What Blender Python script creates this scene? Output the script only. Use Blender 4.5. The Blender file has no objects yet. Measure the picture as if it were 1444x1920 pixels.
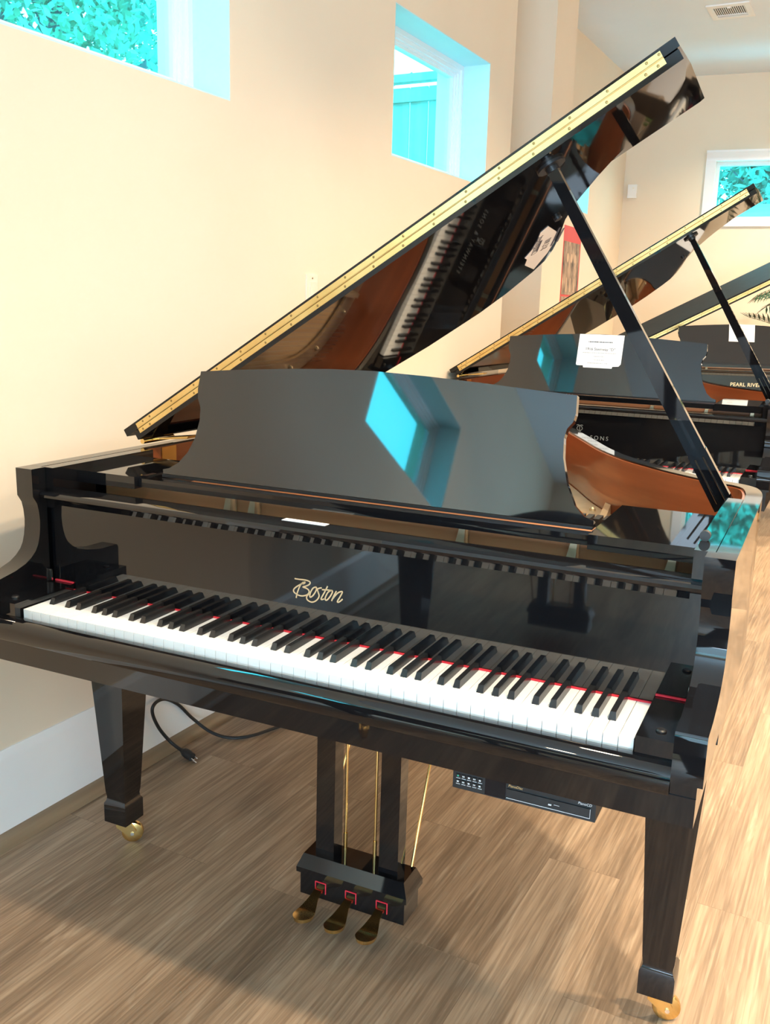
import bpy, bmesh, math, random
from mathutils import Vector, Matrix
random.seed(7)
C = bpy.context.scene.collection
S = bpy.context.scene
PI = math.pi

# ------------------------------------------------------------------ camera
cd = bpy.data.cameras.new('camera'); cam = bpy.data.objects.new('camera', cd); C.objects.link(cam)
r_, u_, f_ = (0.88251, 0.46944, 0.02847), (-0.12395, 0.17378, 0.97695), (-0.45367, 0.8657, -0.21155)
cam.matrix_world = Matrix(((r_[0], u_[0], -f_[0], 0.87451), (r_[1], u_[1], -f_[1], -1.29462), (r_[2], u_[2], -f_[2], 1.32065), (0, 0, 0, 1)))
cd.sensor_fit = 'VERTICAL'; cd.sensor_height = 24.0; cd.lens = 1753.86 * 24.0 / 1920.0
cd.clip_start = 0.02; cd.clip_end = 200
S.camera = cam

# ------------------------------------------------------------------ exposure
S.view_settings.view_transform = 'Standard'; S.view_settings.look = 'None'
S.view_settings.gamma = 1.0; S.view_settings.use_curve_mapping = False
S.view_settings.exposure = 0.82
S.cycles.use_denoising = True
S.cycles.max_bounces = 10; S.cycles.diffuse_bounces = 5; S.cycles.glossy_bounces = 5
S.cycles.transparent_max_bounces = 12; S.cycles.sample_clamp_indirect = 6.0
S.cycles.caustics_reflective = False; S.cycles.caustics_refractive = False

# ------------------------------------------------------------------ sky and lamps
wd = bpy.data.worlds.new('sky'); S.world = wd; wd.use_nodes = True
bg = wd.node_tree.nodes['Background']; bg.inputs[0].default_value = (0.07, 0.78, 1.0, 1); bg.inputs[1].default_value = 10.5

def area(name, loc, target, size, energy, color, size_y=None, spread=180):
    l = bpy.data.lights.new(name, 'AREA'); l.energy = energy; l.color = color
    if size_y: l.shape = 'RECTANGLE'; l.size = size; l.size_y = size_y
    else: l.shape = 'DISK'; l.size = size
    l.spread = math.radians(spread)
    o = bpy.data.objects.new(name, l); C.objects.link(o); o.location = loc
    o.rotation_euler = (Vector(target) - Vector(loc)).to_track_quat('-Z', 'Y').to_euler()
    return o
WARM = (1.0, 0.78, 0.53)
ZC = 3.17
for i, (x, y, e) in enumerate(((0.1, 0.75, 6), (0.1, 2.7, 8), (0.6, 5.7, 36), (1.5, -0.2, 38), (1.75, 0.95, 40), (1.75, 3.0, 62), (1.75, 5.2, 55),  # the one by the end wall is added to brighten that wall
                               (-0.1, -2.6, 12), (3.8, 1.0, 36), (3.8, 4.0, 36))):
    area('downlight', (x, y, ZC - 0.02), (x, y, 0), 0.16, e, WARM, spread=110 if x < 0.3 else 140)
# two added fill lamps at an invented front opening, one aimed up to the ceiling
area('front_fill', (2.3, -5.45, 1.6), (1.6, 0, 1.4), 3.8, 60, (0.66, 0.85, 1.0), 2.3)
area('ceiling_fill', (2.3, -5.6, 0.9), (2.0, -1.0, 3.2), 3.8, 230, (0.66, 0.83, 1.0), 1.0)

# ------------------------------------------------------------------ materials
def mat(name, col=(0.5, 0.5, 0.5), rough=0.5, metal=0.0, ior=1.45, coat=0.0, emis=None, es=0.0):
    m = bpy.data.materials.new(name); m.use_nodes = True
    b = m.node_tree.nodes['Principled BSDF']
    b.inputs['Base Color'].default_value = (*col, 1); b.inputs['Roughness'].default_value = rough
    b.inputs['Metallic'].default_value = metal; b.inputs['IOR'].default_value = ior
    b.inputs['Coat Weight'].default_value = coat; b.inputs['Coat Roughness'].default_value = 0.05
    if emis: b.inputs['Emission Color'].default_value = (*emis, 1); b.inputs['Emission Strength'].default_value = es
    return m
def nodes(m): return m.node_tree.nodes, m.node_tree.links, m.node_tree.nodes['Principled BSDF']
def noisy(m, c1, c2, scale=(1, 1, 1), nscale=5.0, detail=4.0, bump=0.0, bdist=0.002):
    n, l, b = nodes(m)
    tc = n.new('ShaderNodeTexCoord'); mp = n.new('ShaderNodeMapping'); mp.inputs['Scale'].default_value = scale
    no = n.new('ShaderNodeTexNoise'); no.inputs['Scale'].default_value = nscale; no.inputs['Detail'].default_value = detail
    rp = n.new('ShaderNodeValToRGB')
    rp.color_ramp.elements[0].color = (*c1, 1); rp.color_ramp.elements[1].color = (*c2, 1)
    rp.color_ramp.elements[0].position = 0.3; rp.color_ramp.elements[1].position = 0.7
    l.new(tc.outputs['Object'], mp.inputs[0]); l.new(mp.outputs[0], no.inputs['Vector'])
    l.new(no.outputs['Fac'], rp.inputs[0]); l.new(rp.outputs[0], b.inputs['Base Color'])
    if bump:
        bp = n.new('ShaderNodeBump'); bp.inputs['Strength'].default_value = bump; bp.inputs['Distance'].default_value = bdist
        l.new(no.outputs['Fac'], bp.inputs['Height']); l.new(bp.outputs[0], b.inputs['Normal'])
    return m
M = {}
M['lacquer'] = noisy(mat('black_lacquer', rough=0.03, ior=1.58), (0.004, 0.004, 0.005), (0.006, 0.006, 0.007), nscale=3)
M['lid_lacquer'] = noisy(mat('lid_lacquer', rough=0.03, ior=1.42), (0.004, 0.004, 0.005), (0.006, 0.006, 0.007), nscale=3)
M['desk_lacquer'] = noisy(mat('desk_lacquer', rough=0.03, ior=1.75), (0.004, 0.004, 0.005), (0.006, 0.006, 0.007), nscale=3)
M['satin'] = noisy(mat('black_satin', rough=0.35, ior=1.5), (0.010, 0.010, 0.011), (0.014, 0.014, 0.015), nscale=20)
M['matte_black'] = noisy(mat('matte_black', rough=0.65, ior=1.3), (0.012, 0.012, 0.013), (0.017, 0.017, 0.018), nscale=20)
M['ivory'] = noisy(mat('white_key', rough=0.12), (0.86, 0.86, 0.83), (0.90, 0.90, 0.88), nscale=3)
M['ebony'] = noisy(mat('black_key', rough=0.22, ior=1.6), (0.010, 0.010, 0.011), (0.016, 0.016, 0.017), (1, .1, 1), 60)
M['red'] = noisy(mat('red_felt', rough=0.9), (0.62, 0.02, 0.04), (0.75, 0.04, 0.06), nscale=80)
M['brass'] = noisy(mat('polished_brass', rough=0.22, metal=1.0), (0.72, 0.47, 0.16), (0.85, 0.62, 0.27), nscale=12)
M['hinge_brass'] = noisy(mat('hinge_brass', rough=0.30, metal=1.0), (0.70, 0.49, 0.19), (0.82, 0.62, 0.29), nscale=9)
M['screw'] = mat('screw_dark_brass', (0.30, 0.20, 0.08), 0.35, 1.0)
M['chrome'] = mat('chrome', (0.8, 0.8, 0.8), 0.12, 1.0)
M['mahogany'] = noisy(mat('mahogany', rough=0.30, coat=0.5), (0.24, 0.055, 0.016), (0.36, 0.095, 0.032), (.5, .5, 9), 3.5, 6)
M['pin_wood'] = noisy(mat('pin_block_wood', rough=0.5), (0.34, 0.13, 0.05), (0.46, 0.20, 0.085), (.3, 6, 6), 4)
M['spruce'] = noisy(mat('spruce_board', rough=0.35, coat=0.3), (0.72, 0.44, 0.22), (0.82, 0.55, 0.30), (40, .6, 1), 2)
M['gold'] = noisy(mat('gold_plate', rough=0.38, metal=0.75), (0.58, 0.46, 0.29), (0.66, 0.54, 0.36), nscale=30)
M['steel'] = mat('string_steel', (0.55, 0.5, 0.45), 0.3, 1.0)
M['felt'] = mat('damper_felt', (0.5, 0.47, 0.44), 0.95)
M['letter_gold'] = mat('gold_letter', (0.80, 0.60, 0.36), 0.35, 0.55)
M['letter_grey'] = mat('grey_letter', (0.20, 0.21, 0.21), 0.5, 0.2)
M['ink'] = mat('ink', (0.08, 0.08, 0.10), 0.8)
M['ink_faint'] = mat('ink_faint', (0.42, 0.42, 0.45), 0.8)
M['paper'] = noisy(mat('paper', rough=0.8), (0.86, 0.87, 0.89), (0.90, 0.91, 0.92), nscale=8)
M['wall'] = noisy(mat('cream_wall', rough=0.75), (0.79, 0.675, 0.535), (0.82, 0.705, 0.565), nscale=2.0, bump=0.05)
M['ceiling'] = noisy(mat('ceiling_sky_tint', rough=0.9), (0.72, 0.81, 0.90), (0.75, 0.835, 0.92), nscale=3)  # white ceiling with the blue daylight cast mixed into its colour
M['white'] = noisy(mat('white_trim', rough=0.4), (0.80, 0.80, 0.80), (0.84, 0.84, 0.84), nscale=4)
M['reveal'] = noisy(mat('reveal_sky_tint', rough=0.6), (0.56, 0.78, 0.84), (0.60, 0.81, 0.87), nscale=4)  # white reveals, cyan daylight put into the base colour
M['vinyl'] = noisy(mat('white_vinyl', rough=0.3), (0.80, 0.82, 0.86), (0.84, 0.86, 0.90), nscale=4)
M['plastic'] = noisy(mat('almond_plastic', rough=0.35), (0.80, 0.74, 0.62), (0.83, 0.77, 0.66), nscale=6)
M['vent_dark'] = mat('vent_gap', (0.05, 0.05, 0.05), 0.9)
M['rubber'] = noisy(mat('black_rubber', rough=0.45), (0.012, 0.012, 0.013), (0.02, 0.02, 0.02), nscale=30)
M['unit'] = noisy(mat('unit_plastic', rough=0.4), (0.018, 0.021, 0.024), (0.024, 0.027, 0.03), nscale=40)
M['unit_glass'] = mat('unit_glass', (0.006, 0.008, 0.012), 0.08)
M['unit_mark'] = mat('unit_mark', (0.7, 0.72, 0.75), 0.6)
M['unit_gold'] = mat('unit_gold', (0.65, 0.42, 0.18), 0.5)
M['unit_green'] = mat('unit_green', (0.05, 0.45, 0.32), 0.5)
M['leafA'] = noisy(mat('tree_leaf', rough=0.6), (0.06, 0.26, 0.20), (0.22, 0.55, 0.42), nscale=3)
M['leafB'] = noisy(mat('tree_leaf_dark', rough=0.6), (0.05, 0.20, 0.16), (0.16, 0.42, 0.33), nscale=4)
M['bark'] = noisy(mat('bark', rough=0.9), (0.12, 0.13, 0.16), (0.22, 0.22, 0.26), (4, 4, .6), 6)
M['fence'] = noisy(mat('fence_board', rough=0.8), (0.22, 0.32, 0.30), (0.34, 0.43, 0.40), (6, 6, .5), 3)
M['fenceB'] = noisy(mat('grey_fence_board', rough=0.8), (0.20, 0.26, 0.32), (0.30, 0.36, 0.42), (.5, 6, 6), 3)
M['soil'] = noisy(mat('yard_soil', rough=1.0), (0.12, 0.12, 0.08), (0.22, 0.21, 0.15), nscale=6)
M['palm'] = noisy(mat('palm_leaf', rough=0.45), (0.012, 0.045, 0.022), (0.03, 0.085, 0.035), nscale=6)
M['palm_stem'] = mat('palm_stem', (0.10, 0.16, 0.05), 0.5)
M['pot'] = noisy(mat('clay_pot', rough=0.7), (0.28, 0.22, 0.17), (0.36, 0.29, 0.22), nscale=5)
M['poster_red'] = noisy(mat('poster_red', rough=0.5), (0.66, 0.06, 0.06), (0.76, 0.10, 0.09), nscale=2)
M['photo'] = noisy(mat('poster_photo', rough=0.5), (0.05, 0.035, 0.03), (0.62, 0.40, 0.27), (1, 9, 5), 1.6, 3)
M['shoe'] = noisy(mat('shoe_wood', rough=0.5), (0.20, 0.135, 0.08), (0.30, 0.21, 0.13), (20, .8, 20), 2)
# window glass: mostly clear, mirror-like at grazing angles
g = bpy.data.materials.new('window_glass'); g.use_nodes = True; n, l = g.node_tree.nodes, g.node_tree.links
n.remove(n['Principled BSDF']); tr = n.new('ShaderNodeBsdfTransparent'); gl = n.new('ShaderNodeBsdfGlossy'); gl.inputs['Roughness'].default_value = 0.0
lw = n.new('ShaderNodeLayerWeight'); lw.inputs[0].default_value = 0.5; pw = n.new('ShaderNodeMath'); pw.operation = 'POWER'; pw.inputs[1].default_value = 5.0
l.new(lw.outputs['Facing'], pw.inputs[0]); fr = n.new('ShaderNodeMath'); fr.operation = 'MULTIPLY_ADD'; fr.inputs[1].default_value = 0.6; fr.inputs[2].default_value = 0.04
l.new(pw.outputs[0], fr.inputs[0]); mx = n.new('ShaderNodeMixShader')
tr.inputs[0].default_value = (0.93, 0.97, 0.97, 1)
l.new(fr.outputs[0], mx.inputs[0]); l.new(tr.outputs[0], mx.inputs[1]); l.new(gl.outputs[0], mx.inputs[2]); l.new(mx.outputs[0], n['Material Output'].inputs[0])
M['glass'] = g
# plank floor, boards run along y
def floor_material():
    m = mat('plank_floor', rough=0.42); n, l, b = nodes(m)
    tc = n.new('ShaderNodeTexCoord'); mp = n.new('ShaderNodeMapping'); mp.inputs['Rotation'].default_value = (0, 0, PI / 2); mp.inputs['Location'].default_value = (0.31, 0.07, 0)
    br = n.new('ShaderNodeTexBrick'); br.offset = 0.37; br.squash = 1.0
    br.inputs['Color1'].default_value = (0.0, 0, 0, 1); br.inputs['Color2'].default_value = (1, 1, 1, 1); br.inputs['Mortar'].default_value = (0.5, 0.5, 0.5, 1)
    br.inputs['Scale'].default_value = 1.0; br.inputs['Mortar Size'].default_value = 0.0008; br.inputs['Mortar Smooth'].default_value = 0.2
    br.inputs['Brick Width'].default_value = 1.22; br.inputs['Row Height'].default_value = 0.178; br.inputs['Bias'].default_value = 0.0
    l.new(tc.outputs['Object'], mp.inputs[0]); l.new(mp.outputs[0], br.inputs['Vector'])
    # per-board shift of the grain
    sh = n.new('ShaderNodeVectorMath'); sh.operation = 'MULTIPLY_ADD'; sh.inputs[1].default_value = (3.7, 9.1, 5.3)
    l.new(br.outputs['Color'], sh.inputs[0]); l.new(tc.outputs['Object'], sh.inputs[2])
    m2 = n.new('ShaderNodeMapping'); m2.inputs['Scale'].default_value = (1.0, 0.10, 1.0); l.new(sh.outputs[0], m2.inputs[0])
    n1 = n.new('ShaderNodeTexNoise'); n1.inputs['Scale'].default_value = 7; n1.inputs['Detail'].default_value = 6; n1.inputs['Roughness'].default_value = 0.6; n1.inputs['Distortion'].default_value = 1.2
    l.new(m2.outputs[0], n1.inputs['Vector'])
    m3 = n.new('ShaderNodeMapping'); m3.inputs['Scale'].default_value = (1.0, 0.028, 1.0); l.new(sh.outputs[0], m3.inputs[0])
    n2 = n.new('ShaderNodeTexNoise'); n2.inputs['Scale'].default_value = 170; n2.inputs['Detail'].default_value = 4; n2.inputs['Distortion'].default_value = 0.15
    l.new(m3.outputs[0], n2.inputs['Vector'])
    rp = n.new('ShaderNodeValToRGB'); e = rp.color_ramp.elements
    e[0].position = 0.28; e[0].color = (0.175, 0.122, 0.080, 1); e[1].position = 0.72; e[1].color = (0.41, 0.305, 0.210, 1)
    k = rp.color_ramp.elements.new(0.5); k.color = (0.30, 0.215, 0.143, 1)
    l.new(n1.outputs['Fac'], rp.inputs[0])
    r2 = n.new('ShaderNodeValToRGB'); r2.color_ramp.elements[0].position = 0.38; r2.color_ramp.elements[0].color = (0.74, 0.72, 0.70, 1); r2.color_ramp.elements[1].position = 0.62; r2.color_ramp.elements[1].color = (1.12, 1.12, 1.12, 1)
    l.new(n2.outputs['Fac'], r2.inputs[0])
    mu = n.new('ShaderNodeMixRGB'); mu.blend_type = 'MULTIPLY'; mu.inputs[0].default_value = 1.0
    l.new(r2.outputs[0], mu.inputs[2])
    m4 = n.new('ShaderNodeMapping'); m4.inputs['Scale'].default_value = (1.0, 0.085, 1.0); l.new(sh.outputs[0], m4.inputs[0])
    n4 = n.new('ShaderNodeTexNoise'); n4.inputs['Scale'].default_value = 34; n4.inputs['Detail'].default_value = 5; n4.inputs['Distortion'].default_value = 1.8; l.new(m4.outputs[0], n4.inputs['Vector'])
    r4 = n.new('ShaderNodeValToRGB'); r4.color_ramp.elements[0].position = 0.56; r4.color_ramp.elements[0].color = (0, 0, 0, 1); r4.color_ramp.elements[1].position = 0.70; r4.color_ramp.elements[1].color = (0.34, 0.34, 0.34, 1)
    l.new(n4.outputs['Fac'], r4.inputs[0])
    m5 = n.new('ShaderNodeMixRGB'); m5.inputs[2].default_value = (0.52, 0.42, 0.31, 1); l.new(r4.outputs[0], m5.inputs[0]); l.new(rp.outputs[0], m5.inputs[1]); l.new(m5.outputs[0], mu.inputs[1])
    r3 = n.new('ShaderNodeValToRGB'); r3.color_ramp.elements[0].color = (0.84, 0.83, 0.82, 1); r3.color_ramp.elements[1].color = (1.12, 1.11, 1.10, 1)
    l.new(br.outputs['Color'], r3.inputs[0])
    mv = n.new('ShaderNodeMixRGB'); mv.blend_type = 'MULTIPLY'; mv.inputs[0].default_value = 1.0
    l.new(mu.outputs[0], mv.inputs[1]); l.new(r3.outputs[0], mv.inputs[2])
    ms = n.new('ShaderNodeMixRGB'); ms.inputs[2].default_value = (0.10, 0.07, 0.045, 1)
    mf = n.new('ShaderNodeMath'); mf.operation = 'MULTIPLY'; mf.inputs[1].default_value = 0.35
    l.new(br.outputs['Fac'], mf.inputs[0]); l.new(mf.outputs[0], ms.inputs[0]); l.new(mv.outputs[0], ms.inputs[1])
    l.new(ms.outputs[0], b.inputs['Base Color'])
    bp = n.new('ShaderNodeBump'); bp.inputs['Strength'].default_value = 0.25; bp.inputs['Distance'].default_value = 0.001
    l.new(n2.outputs['Fac'], bp.inputs['Height']); l.new(bp.outputs[0], b.inputs['Normal'])
    return m
M['floor'] = floor_material()

# ------------------------------------------------------------------ mesh helpers
class MB:
    def __init__(s): s.b = bmesh.new()
    def box(s, x0, x1, y0, y1, z0, z1, bev=0.0):
        v = [s.b.verts.new((x, y, z)) for z in (z0, z1) for y in (y0, y1) for x in (x0, x1)]
        fs = [s.b.faces.new([v[i] for i in q]) for q in ((0, 2, 3, 1), (4, 5, 7, 6), (0, 1, 5, 4), (2, 6, 7, 3), (0, 4, 6, 2), (1, 3, 7, 5))]
        if bev: s._bev(fs, bev)
        return s
    def _bev(s, fs, w, seg=2):
        es = list({e for f in fs for e in f.edges if len(e.link_faces) == 2 and e.calc_face_angle(0) > 0.6})
        bmesh.ops.bevel(s.b, geom=es, offset=w, segments=seg, profile=0.6, affect='EDGES', clamp_overlap=True)
    def hexa(s, p, bev=0.0):   # 8 points: bottom ring of four, then top ring of four
        v = [s.b.verts.new(q) for q in p]
        fs = [s.b.faces.new([v[i] for i in q]) for q in ((3, 2, 1, 0), (4, 5, 6, 7), (0, 1, 5, 4), (1, 2, 6, 5), (2, 3, 7, 6), (3, 0, 4, 7))]
        if bev: s._bev(fs, bev)
        return s
    def prism(s, ring, fn, h0, h1, bev=0.0):   # ring of 2-D points, fn(a, b, h) -> 3-D
        A = [s.b.verts.new(fn(a, b, h0)) for a, b in ring]; B = [s.b.verts.new(fn(a, b, h1)) for a, b in ring]
        k = len(ring); fs = [s.b.faces.new(A[::-1]), s.b.faces.new(B)]
        for i in range(k): fs.append(s.b.faces.new((A[i], A[(i + 1) % k], B[(i + 1) % k], B[i])))
        if bev: s._bev(fs, bev)
        return s
    def px(s, ring, x0, x1, bev=0.0): return s.prism(ring, lambda a, b, h: (h, a, b), x0, x1, bev)
    def pz(s, ring, z0, z1, bev=0.0): return s.prism(ring, lambda a, b, h: (a, b, h), z0, z1, bev)
    def strip(s, outer, inner, z0, z1, close=False):   # wall between two polylines of equal length
        k = len(outer); rows = [[s.b.verts.new((*p, z)) for p in q] for q, z in ((outer, z0), (outer, z1), (inner, z1), (inner, z0))]
        for i in range(k - 1 + (1 if close else 0)):
            j = (i + 1) % k
            for a in range(4):
                c = (a + 1) % 4; s.b.faces.new((rows[a][i], rows[a][j], rows[c][j], rows[c][i]))
        if not close:
            for i in (0, k - 1): s.b.faces.new([rows[a][i] for a in range(4)])
        return s
    def tube(s, path, rad, seg=10, cap=True):
        path = [Vector(p) for p in path]; rads = rad if isinstance(rad, (list, tuple)) else [rad] * len(path)
        rings = []; up = None
        for i, p in enumerate(path):
            t = (path[min(i + 1, len(path) - 1)] - path[max(i - 1, 0)]).normalized()
            if up is None: up = t.orthogonal().normalized()
            else: up = (up - t * up.dot(t)).normalized()
            w = t.cross(up)
            rings.append([s.b.verts.new(p + (up * math.cos(2 * PI * k / seg) + w * math.sin(2 * PI * k / seg)) * rads[i]) for k in range(seg)])
        for i in range(len(rings) - 1):
            for k in range(seg): s.b.faces.new((rings[i][k], rings[i][(k + 1) % seg], rings[i + 1][(k + 1) % seg], rings[i + 1][k]))
        if cap: s.b.faces.new(rings[0][::-1]); s.b.faces.new(rings[-1])
        return s
    def cyl(s, p0, p1, r, seg=16): return s.tube([p0, p1], r, seg)
    def lathe(s, prof, c, axis='z', seg=24):
        rings = []
        for r, h in prof:
            ring = []
            for k in range(seg):
                a = 2 * PI * k / seg; q = (r * math.cos(a), r * math.sin(a), h)
                if axis == 'x': q = (q[2], q[0], q[1])
                if axis == 'y': q = (q[0], q[2], q[1])
                ring.append(s.b.verts.new((c[0] + q[0], c[1] + q[1], c[2] + q[2])))
            rings.append(ring)
        for i in range(len(rings) - 1):
            for k in range(seg): s.b.faces.new((rings[i][k], rings[i][(k + 1) % seg], rings[i + 1][(k + 1) % seg], rings[i + 1][k]))
        s.b.faces.new(rings[0][::-1]); s.b.faces.new(rings[-1])
        return s
    def mesh(s, name, m, smooth=35):
        bmesh.ops.recalc_face_normals(s.b, faces=s.b.faces)
        me = bpy.data.meshes.new(name); s.b.to_mesh(me); s.b.free(); me.materials.append(m)
        if smooth:
            for p in me.polygons: p.use_smooth = True
            me.set_sharp_from_angle(angle=math.radians(smooth))
        return me
def obj(name, mb, m, parent=None, smooth=35, loc=None):
    o = bpy.data.objects.new(name, mb.mesh(name, m, smooth) if isinstance(mb, MB) else mb); C.objects.link(o)
    if parent: o.parent = parent
    if loc: o.location = loc
    return o
def tag(o, label, cat, group=None, kind=None):
    o['label'] = label; o['category'] = cat
    if group: o['group'] = group
    if kind: o['kind'] = kind
    return o
def thing(name, label, cat, mw=None, group=None):
    o = bpy.data.objects.new(name, None); C.objects.link(o); o.empty_display_size = 0.05
    if mw is not None: o.matrix_world = mw
    return tag(o, label, cat, group)
def struct(name, mb, m, parent=None, smooth=35):
    o = obj(name, mb, m, parent, smooth)
    if not parent: o['kind'] = 'structure'
    return o
def text(name, body, size, mw, m, parent, align='CENTER', depth=0.0004, shear=0.0, spacing=1.0, bold=0.0):
    cu = bpy.data.curves.new(name, 'FONT'); cu.body = body; cu.size = size; cu.align_x = align; cu.align_y = 'CENTER'
    cu.extrude = depth; cu.shear = shear; cu.space_character = spacing; cu.offset = bold; cu.resolution_u = 3
    t = bpy.data.objects.new(name, cu); C.objects.link(t)
    me = bpy.data.meshes.new_from_object(t.evaluated_get(bpy.context.evaluated_depsgraph_get())); bpy.data.objects.remove(t)
    me.materials.clear(); me.materials.append(m); me.transform(mw)
    return obj(name, me, m, parent)
def frame(o, x, y):   # matrix with given origin, x axis, y axis
    x = Vector(x).normalized(); y = Vector(y).normalized(); z = x.cross(y)
    return Matrix(((x.x, y.x, z.x, o[0]), (x.y, y.y, z.y, o[1]), (x.z, y.z, z.z, o[2]), (0, 0, 0, 1)))
def spline(pts, per=6, close=False):
    out = []; k = len(pts)
    for i in range(k if close else k - 1):
        g = (lambda j: pts[j % k]) if close else (lambda j: pts[min(max(j, 0), k - 1)])
        p0, p1, p2, p3 = (Vector(g(i + d)) for d in (-1, 0, 1, 2))
        for q in range(per):
            t = q / per
            out.append(tuple(0.5 * ((2 * p1) + (p2 - p0) * t + (2 * p0 - 5 * p1 + 4 * p2 - p3) * t * t + (3 * p1 - p0 - 3 * p2 + p3) * t ** 3)))
    if not close: out.append(tuple(pts[-1]))
    return out
def offset(line, d):   # polyline moved to its own left by d
    out = []
    for i, p in enumerate(line):
        a = Vector(line[max(i - 1, 0)]); b = Vector(line[min(i + 1, len(line) - 1)]); t = (b - a).normalized()
        out.append((p[0] - t.y * d, p[1] + t.x * d))
    return out
def rib(pts, w, fn, mb, h=0.0006):   # a flat pen stroke of width w along 2-D points
    L_ = offset(pts, w / 2); R_ = offset(pts, -w / 2)
    for i in range(len(pts) - 1):
        q = [L_[i], L_[i + 1], R_[i + 1], R_[i]]
        mb.hexa([fn(*p, 0) for p in q] + [fn(*p, h) for p in q])
    return mb

# ------------------------------------------------------------------ the room
XW, XD, Y0, Y1 = -0.927, -1.2, -5.5, 6.7
SILL, HEAD = 1.907, 2.455
WIN = ((-2.86, -1.60), (0.126, 1.086), (2.11, 3.072))
struct('floor', MB().box(-1.5, 5.6, -5.7, 7.9, -0.06, 0.0), M['floor'])
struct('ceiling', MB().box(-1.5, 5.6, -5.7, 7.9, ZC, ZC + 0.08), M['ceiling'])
w = MB(); w.box(XD, XW, Y0, 3.383, 0, SILL); w.box(XD, XW, Y0, 3.383, HEAD, ZC)
ys = [Y0] + [v for p in WIN for v in p] + [3.383]
for i in range(0, len(ys), 2): w.box(XD, XW, ys[i], ys[i + 1], SILL, HEAD)
w.box(XD, XW, 3.98, 4.345, 0, ZC); w.box(XD - 0.03, XD, 3.383, 3.98, 0, ZC)
D3 = (4.80, 5.73, 2.045, 2.6)
w.box(XD - 0.2, XD, 3.98, 6.9, 0, D3[2]); w.box(XD - 0.2, XD, 3.98, 6.9, D3[3], ZC)
w.box(XD - 0.2, XD, 3.98, D3[0], D3[2], D3[3]); w.box(XD - 0.2, XD, D3[1], 6.9, D3[2], D3[3])
struct('wall_left', w, M['wall'])
BA = math.atan(0.12)
BM = Matrix.Translation((XD, Y1, 0)) @ Matrix.Rotation(BA, 4, 'Z')
BW = (0.70, 1.85, 2.09, 2.535)
w = MB(); w.box(-0.25, BW[0], 0, 0.2, 0, ZC); w.box(BW[1], 6.9, 0, 0.2, 0, ZC); w.box(BW[0], BW[1], 0, 0.2, 0, BW[2]); w.box(BW[0], BW[1], 0, 0.2, BW[3], ZC)
o = struct('wall_back', w, M['wall']); o.matrix_world = BM
struct('wall_right', MB().box(5.4, 5.6, -5.7, 7.9, 0, ZC), M['wall'])
w = MB(); w.box(-1.2, 0.3, -5.7, -5.5, 0, ZC); w.box(4.3, 5.6, -5.7, -5.5, 0, ZC); w.box(0.3, 4.3, -5.7, -5.5, 0, 0.4); w.box(0.3, 4.3, -5.7, -5.5, 2.8, ZC)
struct('wall_front', w, M['wall'])
# tall white baseboard with a shadow step, and the wood shoe strip along the floor
bb = [(0, 0), (0.016, 0), (0.016, 0.213), (0.012, 0.222), (0.004, 0.236), (0, 0.236)]
b_ = MB(); b_.prism(bb, lambda a, b, h: (XW + a, h, b), Y0, 3.383); b_.prism(bb, lambda a, b, h: (XW + a, h, b), 3.98, 4.345); b_.prism(bb, lambda a, b, h: (XD + a, h, b), 4.345, 6.7)
struct('baseboard_left', b_, M['white'])
q_ = [(0, 0), (0.036, 0), (0.034, 0.012), (0.026, 0.022), (0.012, 0.028), (0, 0.028)]
struct('trim_1', MB().prism(q_, lambda a, b, h: (XW + 0.016 + a, h, b), Y0, 3.383), M['shoe'])
b_ = MB().prism(bb, lambda a, b, h: (h, -a, b), 0.02, 6.6); o = struct('baseboard_back', b_, M['white']); o.matrix_world = BM

def wall_window(k, y0, y1, z0, z1, x0, depth):
    e = bpy.data.objects.new('window_%d' % k, None); C.objects.link(e); e['kind'] = 'structure'
    xf = x0 - depth; t = 0.004
    m = MB()   # lining of the opening, daylight tint in its colour
    m.box(xf - 0.07, x0 - 0.0005, y0, y0 + t, z0, z1); m.box(xf - 0.07, x0 - 0.0005, y1 - t, y1, z0, z1)
    m.box(xf - 0.07, x0 - 0.0005, y0 + t, y1 - t, z0, z0 + t); m.box(xf - 0.07, x0 - 0.0005, y0 + t, y1 - t, z1 - t, z1)
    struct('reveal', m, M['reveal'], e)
    m = MB()   # stepped vinyl frame
    for (a, b, d0, d1) in ((0, 0.020, 0.0, 0.07), (0.020, 0.036, 0.010, 0.065), (0.036, 0.046, 0.020, 0.06), (0.046, 0.058, 0.028, 0.058)):
        A, B = a + t, b + t
        m.box(xf - d1, xf - d0, y0 + A, y0 + B, z0 + A, z1 - A, 0.0015); m.box(xf - d1, xf - d0, y1 - B, y1 - A, z0 + A, z1 - A, 0.0015)
        m.box(xf - d1, xf - d0, y0 + B, y1 - B, z0 + A, z0 + B, 0.0015); m.box(xf - d1, xf - d0, y0 + B, y1 - B, z1 - B, z1 - A, 0.0015)
    struct('frame', m, M['vinyl'], e)
    struct('pane', MB().box(xf - 0.045, xf - 0.041, y0 + 0.06, y1 - 0.06, z0 + 0.06, z1 - 0.06), M['glass'], e)
for k, (a, b) in enumerate(WIN): wall_window(k + 1, a, b, SILL, HEAD, XW, 0.133)
wall_window(4, D3[0], D3[1], D3[2], D3[3], XD, 0.11)
e = bpy.data.objects.new('window_5', None); C.objects.link(e); e['kind'] = 'structure'; e.matrix_world = BM
m = MB(); u0, u1, z0, z1 = BW
m.box(u0 - 0.075, u0, -0.02, 0, z0 - 0.05, z1, 0.002); m.box(u1, u1 + 0.075, -0.02, 0, z0 - 0.05, z1, 0.002); m.box(u0, u1, -0.02, 0, z0 - 0.05, z0, 0.002)
struct('casing', m, M['vinyl'], e)
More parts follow.
